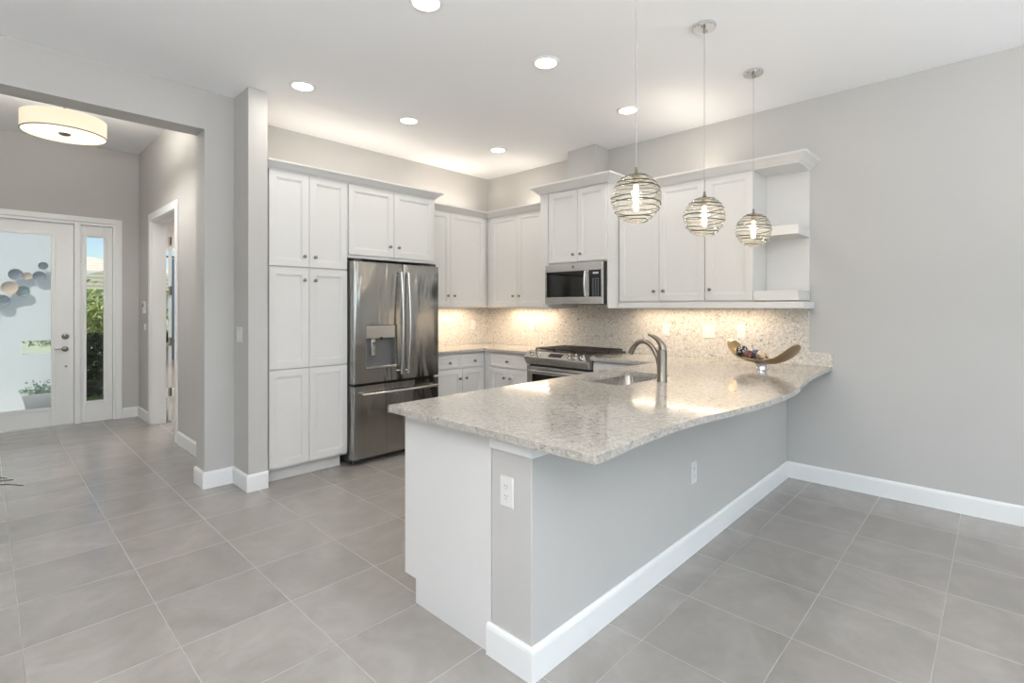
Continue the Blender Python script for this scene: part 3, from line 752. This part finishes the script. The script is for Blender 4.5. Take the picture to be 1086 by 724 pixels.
ball(-.005, .190, 1.088, .045, ball_mat('ball_black', (.55, .55, .55), (.010, .010, .012), (.02, .02, .025), 55), 'black decorative ball flecked with white in the gold bowl')
ball(.040, .094, 1.0630, .043, ball_mat('ball_blue', (.10, .14, .24), (.05, .08, .16), (.16, .20, .28), 60), 'blue-grey decorative ball at the back of the gold bowl')
ball(-.036, .096, 1.0620, .041, ball_mat('ball_brown', (.22, .09, .05), (.10, .03, .02), (.05, .03, .03), 60), 'rust-brown decorative ball between the black and cream balls')
ball(.0, -.010, 1.0635, .046, ball_mat('ball_cream', (.62, .47, .32), (.72, .58, .42), (.16, .10, .07), 45), 'cream woven decorative ball in the gold bowl')

# ------------------------------------------------------------------ outlets, switches, thermostat
def outlet(label, loc, rz, w=.074, h=.120, style='outlet', cat='outlet', group='wall outlets and switches'):
    t = thing('wall_outlet' if cat == 'outlet' else 'light_switch', label, cat, loc, rz, group)
    b = NB(); rings_panel(b, -w/2, w/2, -h/2, h/2, [(0, -.002), (.004, -.006)], -.0005); obj('cover_plate', b, M['plate'], t)
    n = max(1, round(w/.06)) if w > .1 else 1
    for k in range(n):
        cx = (k-(n-1)/2)*.046
        if style == 'outlet':
            for dz in (-.020, .020):
                b = NB(); prism(b, rrect(-.0165, .0165, -.014, .014, .008, 3), 0, .002, Matrix.Translation((cx, -.0055, dz)) @ MY)
                rc_ = obj('receptacle', b, M['plate'], t)
                b = NB()
                for dx, hh in ((-.0065, .008), (.0065, .0065)): box(b, cx+dx-.001, cx+dx+.001, -.0082, -.0072, dz+.001, dz+.001+hh)
                box(b, cx-.002, cx+.002, -.0082, -.0072, dz-.009, dz-.005)
                obj('slots', b, M['slot'], rc_)
        else:
            b = NB(); box(b, cx-.0165, cx+.0165, -.0095, -.0055, -.033, .033, .001); obj('rocker', b, M['plate'], t)
xs = XR-.0212
outlet('white switch on the backsplash between faucet and range', (xs, 2.395, 1.215), R90, style='rocker', cat='switch')
outlet('white outlet with a wider plate on the backsplash right of the faucet', (xs, 1.965, 1.213), R90, w=.112, h=.122)
outlet('white outlet on the backsplash just above the left tip of the gold bowl', (xs, 1.668, 1.222), R90)
outlet('white outlet on the backsplash left of the range', (xs, 4.175, 1.213), R90)
outlet('white outlet on the backsplash next to the refrigerator, below the corner cabinet', (4.455, YF-.0212, 1.210), 0)
outlet('white duplex outlet on the narrow grey end of the peninsula', (PX-.0005, 1.432, .700), R90, h=.125)
outlet('white outlet on the long grey side of the peninsula under the overhang', (2.905, PY-.0005, .468), 0, h=.128)
outlet('white double switch on the side of the grey column', (1.4402, 4.42, 1.222), R90, w=.118, style='rocker', cat='switch')
outlet('small white switch below the thermostat on the foyer wall', (1.4402, 7.84, 1.190), R90, w=.08, h=.08, style='rocker', cat='switch')
th = thing('thermostat', 'white wall thermostat beside the side doorway in the foyer', 'thermostat', (1.4402, 7.84, 1.44), R90)
b = NB(); box(b, -.045, .045, -.024, -.0005, -.075, .075, .006, 2); obj('thermostat_case', b, M['plate'], th)
b = NB(); box(b, -.028, .028, -.026, -.0242, .0, .05, .001); obj('thermostat_screen', b, M['grey'], th)

# ------------------------------------------------------------------ lights of the room
places = [((1.735, 2.332), 'recessed ceiling light nearest the camera, at the top edge of the photo'),
          ((1.730, 3.913), 'recessed ceiling light in front of the pantry, beside the column'),
          ((2.726, 3.928), 'recessed ceiling light in front of the refrigerator'),
          ((3.915, 3.960), 'recessed ceiling light near the kitchen corner'),
          ((2.747, 2.300), 'recessed ceiling light over the middle of the kitchen, left of the pendants'),
          ((3.907, 2.337), 'recessed ceiling light close to the wall chase, behind the nearest pendant')]
for (x, y), lab in places:
    t = thing('recessed_light', lab, 'recessed light', (x, y, ZC-.001), 0, 'recessed ceiling lights')
    b = NB(); lathe(b, [(.074, -.004), (.078, -.009), (.092, -.008), (.098, -.003), (.098, 0), (.074, 0), (.074, -.004)], 32); obj('trim_ring', b, M['trim'], t, True)
    b = NB(); lathe(b, [(0, -.005), (.0735, -.005), (.0735, -.001), (0, -.001)], 32); obj('lens', b, M['lens'], t)
    light('recessed lamp', 'AREA', (0, 0, -.011), 3.4, SOFT, .14, to=(0, 0, -1), parent=t, shape='DISK')

def pendant(x, y, zc, r, label, seed):
    rnd = random.Random(seed)
    t = thing('pendant_light', label, 'pendant light', (x, y, ZC-.001), 0, 'pendant lights over the peninsula')
    D = ZC-.001
    b = NB(); lathe(b, [(0, 0), (.068, 0), (.068, -.016), (.064, -.021), (0, -.021)], 32)
    can = obj('canopy', b, M['chrome'], t, True)
    b = NB(); lathe(b, [(0, -.0212), (.008, -.0212), (.007, -.045), (.003, -.052), (0, -.052)], 14); obj('cord_grip', b, M['nickel'], can, True)
    b = NB()
    for s in (-1, 1): lathe(b, [(0, -.0212), (.005, -.0212), (.004, -.027), (0, -.028)], 10, Matrix.Translation((s*.035, 0, 0)))
    obj('canopy_screws', b, M['nickel'], can, True)
    top = zc+r-D
    b = NB(); tube(b, [(0, 0, -.05), (0, 0, top+.030)], .0022, 8); obj('cord', b, M['cord'], t)
    b = NB(); lathe(b, [(0, top+.034), (.006, top+.034), (.009, top+.010), (.014, top+.002), (.026, top-.004), (.026, top-.010), (.016, top-.012), (.016, top-.055), (0, top-.055)], 20); obj('lamp_holder', b, M['nickel'], t, True)
    c = zc-D
    b = NB(); prof = []
    for i in range(33):
        a = .16+(PI-.16)*i/32 if i < 32 else PI
        prof.append((max(0, r*math.sin(a)*(1+.006*math.sin(i*2.4))), c+r*math.cos(a)))
    prof[-1] = (0, c-r); lathe(b, prof, 48); sh = obj('glass_shade', b, M['globe'], t, True)
    # raised dark glass thread wound round the globe
    b = NB(); turns = 11; n = turns*44; pts = []; rad = []
    ph = [rnd.uniform(0, 6.28) for _ in range(4)]
    for i in range(n+1):
        q = i/n; a = 2*PI*turns*q
        lat = .34+(PI-.34-.42)*q+.040*math.sin(a*1.3+ph[0])*math.sin(q*9+ph[1])+.030*math.sin(a*2.0+ph[2])
        lat = min(max(lat, .2), PI-.25)
        rr = r*1.006
        pts.append((rr*math.sin(lat)*math.cos(a), rr*math.sin(lat)*math.sin(a), c+rr*math.cos(lat)))
        rad.append(max(.0006, .0021+.0012*math.sin(a*.7+ph[3])+rnd.uniform(-.0003, .0003)))
    tube(b, pts, rad, 6); obj('glass_thread', b, M['thread'], sh, True)
    b = NB(); tube(b, [(0, 0, top-.05), (0, 0, top-.07), (0, 0, top-.10), (0, 0, c-r*.42), (0, 0, c-r*.50)], [.010, .011, .0130, .0130, .006], 12); obj('bulb', b, M['bulb'], t, True)
    light('pendant lamp', 'POINT', (0, 0, c-r*.2), 3.0, WARM, .03, parent=t)
def thread_mat():
    g = NT('glass_thread'); v = g.coords(); f = g.ramp(g.noise(v, 12, 2), [(.45, 0.0), (.62, 1.0)])
    g.principled(Base_Color=g.mix(f, (.012, .010, .008), (.015, .06, .06)), Roughness=.3); return g.m
M['thread'] = thread_mat()
pendant(2.25, 1.30, 1.982, .1225, 'glass globe pendant with dark swirls, nearest and largest of the three', 3)
pendant(3.058, 1.298, 1.995, .1215, 'glass globe pendant with dark swirls, middle one of the three', 11)
pendant(3.908, 1.294, 2.005, .1225, 'glass globe pendant with dark swirls, in front of the open shelves', 23)

fl = thing('ceiling_lamp', 'round drum ceiling lamp with a cream fabric shade in the foyer', 'ceiling lamp', (.52, 6.10, 3.460))
def shade_mat():
    g = NT('lamp_shade_fabric'); v = g.coords(); n = g.noise(g.n('Mapping', Vector=v, Scale=(60, 60, 400)).outputs[0], 1, 2)
    g.principled(Base_Color=(.75, .68, .55), Roughness=.8, Emission_Color=g.mix(n, (1.0, .80, .55), (1.0, .86, .68)), Emission_Strength=.45); return g.m
b = NB(); RF = .300; zb, zt_ = 3.000-3.460, 3.150-3.460
lathe(b, [(RF-.006, zb), (RF, zb), (RF, zt_), (RF-.006, zt_), (RF-.006, zb)], 64); obj('lamp_shade', b, shade_mat(), fl, True)
b = NB(); lathe(b, [(RF-.006, zb-.001), (RF+.002, zb-.001), (RF+.002, zb+.006), (RF-.006, zb+.006)], 64); obj('shade_rim', b, M['nickel'], fl, True)
g = NT('lamp_diffuser'); v = g.coords(); gr = g.n('VectorMath', {'operation': 'LENGTH'}, i0=v).outputs['Value']
g.principled(Base_Color=(.85, .8, .7), Roughness=.5, Emission_Color=(1.0, .88, .70), Emission_Strength=.85)
b = NB(); lathe(b, [(0, zb+.010), (RF-.007, zb+.010), (RF-.007, zb+.014), (0, zb+.014)], 64); obj('diffuser', b, g.m, fl)
b = NB(); lathe(b, [(0, zb-.010), (.012, zb-.010), (.038, zb-.002), (.045, zb+.009), (0, zb+.009)], 28); obj('finial', b, M['nickel'], fl, True)
b = NB(); lathe(b, [(0, -.001), (.075, -.001), (.075, -.022), (.06, -.03), (.011, -.03), (.011, zt_), (.011, zb+.05), (0, zb+.05)], 28); obj('stem', b, M['nickel'], fl, True)
light('foyer lamp up', 'POINT', (0, 0, zt_+.04), 30, (1.0, .97, .93), .08, parent=fl)
sl_ = light('foyer lamp down', 'SPOT', (0, 0, zb-.012), 72, (1.0, .97, .93), to=(0, 0, -1), parent=fl); sl_.data.spot_size = math.radians(168); sl_.data.spot_blend = .5; sl_.data.shadow_soft_size = .01

# ------------------------------------------------------------------ potted plant just outside the frame, leaf tips inside it
pp = thing('potted_plant', 'thin dark plant leaves reaching in at the left edge, above the tiles', 'plant', (-.30, 4.05, 0))
b = NB(); lathe(b, [(0, 0), (.11, 0), (.15, .26), (.16, .28), (.15, .28), (.14, .25), (0, .25)], 28); obj('plant_pot', b, M['plate'], pp, True)
M['blade'] = leaf_mat('dark_leaf', (.010, .016, .012), (.03, .05, .03))
def blade(dx, dy, z1, drop, w=.014, base=.24):
    b = NB(); n = 14; Ls, Rs = [], []
    d = Vector((dx, dy, 0)); ln = d.length; dn = d.normalized(); sd = Vector((-dn.y, dn.x, 0))
    vs = []
    for i in range(n+1):
        q = i/n; p = d*q; z = base+(z1-base)*math.sin(PI*.5*min(1, q*1.5))-drop*max(0, q-.55)**2*4
        ww_ = w*math.sin(PI*min(.98, .12+q*.88))**.8
        a = b.verts.new((p.x+sd.x*ww_, p.y+sd.y*ww_, z+.004)); m_ = b.verts.new((p.x, p.y, z)); c_ = b.verts.new((p.x-sd.x*ww_, p.y-sd.y*ww_, z+.004)); vs.append((a, m_, c_))
    for p, q in zip(vs, vs[1:]):
        b.faces.new((p[0], p[1], q[1], q[0])); b.faces.new((p[1], p[2], q[2], q[1]))
    o = obj('leaf', b, M['blade'], pp, True); s = o.modifiers.new('thickness', 'SOLIDIFY'); s.thickness = .0015
for dx, dy, z1, dr, wd in ((.405, .22, .47, .06, .012), (.43, .18, .44, .03, .016), (.47, .10, .44, .06, .009), (.38, .30, .50, .02, .008), (-.3, .2, .6, .2, .014), (-.1, -.35, .65, .2, .014), (.12, -.32, .6, .2, .014), (-.35, -.12, .55, .2, .014), (.05, .4, .6, .2, .014), (-.2, .36, .7, .2, .014), (.02, .05, .8, .02, .014)):
    blade(dx, dy, z1, dr, wd)

# ------------------------------------------------------------------ outside the front door
M['stucco'] = paint('stucco', (.74, .77, .78), .9, .5)
M['lawn'] = leaf_mat('lawn', (.12, .25, .05), (.25, .40, .10))
M['pave'] = paint('porch_paving', (.55, .54, .52), .8, .2)
b = NB(); box(b, -30, 30, 9.9, 60, -.14, -.02); struct('ground', b, M['lawn'])
b = NB(); box(b, -4, 1.43, 8.37, 9.80, -.02, -.005); struct('trim_porch', b, M['pave'])
b = NB(); wy0, wy1 = 9.90, 10.05
box(b, -3.5, .395, wy0, wy1, 0, 3.3); box(b, .395, .900, wy0, wy1, 0, .775); box(b, .395, .900, wy0, wy1, .965, 3.3)
struct('wall_porch', b, M['stucco'])
# wall sculpture of overlapping discs on the porch wall
ws = thing('wall_sculpture', 'cluster of metal and wicker discs on the porch wall, seen through the door glass', 'wall sculpture', (.35, wy0-.001, 1.75))
M['dsteel'] = plain('weathered_steel_disc', (.11, .13, .165), .55, .2, scale=30, amt=.45)
M['dgreen'] = plain('patina_disc', (.10, .17, .17), .55, .2, scale=30, amt=.4)
M['dwick'] = plain('wicker_disc', (.55, .40, .28), .8, scale=160, amt=.35)
kk = 9.9/9.8
for (x, z, r, m, dy) in ((.602, 2.025, .052, 'dsteel', .030), (.563, 1.876, .070, 'dsteel', .018), (.438, 1.877, .050, 'dwick', .010), (.323, 1.891, .074, 'dsteel', .030), (.262, 1.708, .084, 'dwick', .042), (.395, 1.659, .072, 'dgreen', .020), (.191, 1.526, .080, 'dsteel', .024), (.08, 1.65, .08, 'dgreen', .03), (.05, 1.45, .06, 'dwick', .03)):
    x = x*kk-.35; z = (z-1.445)*kk+1.445-1.75; r = r*1.05
    b = NB(); lathe(b, [(0, .004+dy), (r*.55, .007+dy), (r*.9, .014+dy), (r, .022+dy), (r*.97, .024+dy), (r*.85, .016+dy), (0, .010+dy)], 36, Matrix.Translation((x, 0, z)) @ MY)
    lathe(b, [(0, 0), (.008, 0), (.008, dy+.006), (0, dy+.006)], 8, Matrix.Translation((x, 0, z)) @ MY)
    obj('disc', b, M[m], ws, True)
# planter below
pl = thing('planter', 'white square planter with a small shrub on the porch, behind the door glass', 'planter', (.56, 9.66, -.004))
b = NB(); t = bmesh.new()
A = [(-.135, -.10), (.135, -.10), (.135, .10), (-.135, .10)]; Bq = [(-.19, -.14), (.19, -.14), (.19, .14), (-.19, .14)]; Cq = [(-.17, -.12), (.17, -.12), (.17, .12), (-.17, .12)]
R_ = [[b.verts.new((x, y, z)) for x, y in P] for P, z in ((A, 0), (Bq, .25), (Cq, .25), (Cq, .21))]
b.faces.new(R_[0][::-1]); b.faces.new(R_[3])
for p, q in zip(R_, R_[1:]):
    for i in range(4): j = (i+1) % 4; b.faces.new((p[i], p[j], q[j], q[i]))
obj('planter_pot', b, M['plate'], pl)
def leaves(n, place, size, mat, name, parent=None, seed=1, up=.3):
    rnd = random.Random(seed); b = NB()
    for _ in range(n):
        p = Vector(place(rnd)); s = size*rnd.uniform(.6, 1.3)
        d = Vector((rnd.gauss(0, 1), rnd.gauss(0, 1), rnd.gauss(up, .8))).normalized(); e = d.orthogonal().normalized()
        e = (Matrix.Rotation(rnd.uniform(0, 6.28), 3, d) @ e); f = d.cross(e)
        v = [b.verts.new(p+q) for q in (-d*s, e*s*.38+f*s*.1, d*s, -e*s*.38+f*s*.1)]
        b.faces.new(v)
    o = obj(name, b, mat, parent); return o
M['shrub'] = leaf_mat('shrub_leaf', (.05, .12, .06), (.16, .26, .14))
leaves(260, lambda r: (r.gauss(0, .085), r.gauss(0, .05), .24+abs(r.gauss(0, .07))), .028, M['shrub'], 'planter_foliage', pl, 5)
# hedge and shrub seen through the sidelight
M['hedge'] = leaf_mat('shaded_hedge_leaf', (.005, .012, .005), (.025, .06, .012))  # leaf colours lowered, so the hedge's shade sits in the colour
M['bush'] = leaf_mat('bush_leaf', (.16, .24, .05), (.55, .58, .22))
o = leaves(9000, lambda r: (r.uniform(.97, 2.7), 10.75+r.uniform(-.20, .40), max(.02, r.uniform(0, .98)+r.gauss(0, .02))), .05, M['hedge'], 'hedge', None, 8)
mark(o, 'low green hedge outside the sidelight, leaves darkened as if in shade', 'hedge', kind='stuff')
o = leaves(4200, lambda r: (1.6+r.gauss(0, .45), 12.3+r.uniform(-.5, .5), .75+abs(r.gauss(.35, .28))), .06, M['bush'], 'bush', None, 9)
mark(o, 'sunlit yellow-green bush behind the darkened hedge', 'bush', kind='stuff')
# neighbouring house
M['nwall'] = paint('neighbour_stucco', (.78, .73, .64), .9, .2)
g = NT('roof_tiles'); v = g.coords(); wv = g.n('TexWave', {'bands_direction': 'Z'}, Vector=v, Scale=3.0, Distortion=1.0)
g.principled(Base_Color=g.mix(wv.outputs['Fac'], (.52, .42, .33), (.74, .66, .56)), Roughness=.8); M['roof'] = g.m
nh = thing('house', 'pale neighbouring house with a tiled hip roof, seen through the sidelight', 'house', (2.0, 24, -.02))
b = NB(); box(b, -7, 4.5, -3, 4, 0, 2.55); obj('house_walls', b, M['nwall'], nh)
def hip(bm, x0, x1, y0, y1, z0, z1):
    m = (y1-y0)/2; v = [bm.verts.new(p) for p in ((x0, y0, z0), (x1, y0, z0), (x1, y1, z0), (x0, y1, z0), (x0+m, y0+m, z1), (x1-m, y0+m, z1))]
    for f in ((0, 1, 5, 4), (1, 2, 5), (2, 3, 4, 5), (3, 0, 4), (3, 2, 1, 0)): bm.faces.new([v[i] for i in f])
b = NB(); hip(b, -7.6, 3.6, -3.6, 4.6, 2.56, 3.50); obj('roof', b, M['roof'], nh)
b = NB(); sweep(b, [(-7.6, 4.6), (-7.6, -3.6), (3.6, -3.6), (3.6, 4.6)][::-1], [(0, 0), (.05, 0), (.05, .2), (0, .2)], 2.38); obj('fascia', b, M['trim'], nh)
gh = thing('house', 'low gabled garage of the neighbouring house, above the sunlit bush', 'house', (2.6, 17.6, -.02))
b = NB(); box(b, -1.2, 1.4, -.8, 1.2, 0, 1.90); obj('house_walls', b, M['nwall'], gh)
b = NB(); prism(b, [(-1.5, 1.91), (1.7, 1.91), (1.7, 2.0), (.1, 2.6), (-1.5, 2.0)], -1.1, 1.5, Matrix(((1, 0, 0, 0), (0, 0, 1, 0), (0, 1, 0, 0), (0, 0, 0, 1)))); obj('roof', b, M['roof'], gh)
b = NB(); box(b, -.9, 1.1, -.83, -.801, .02, 1.6, .005); obj('garage_door', b, M['trim'], gh)
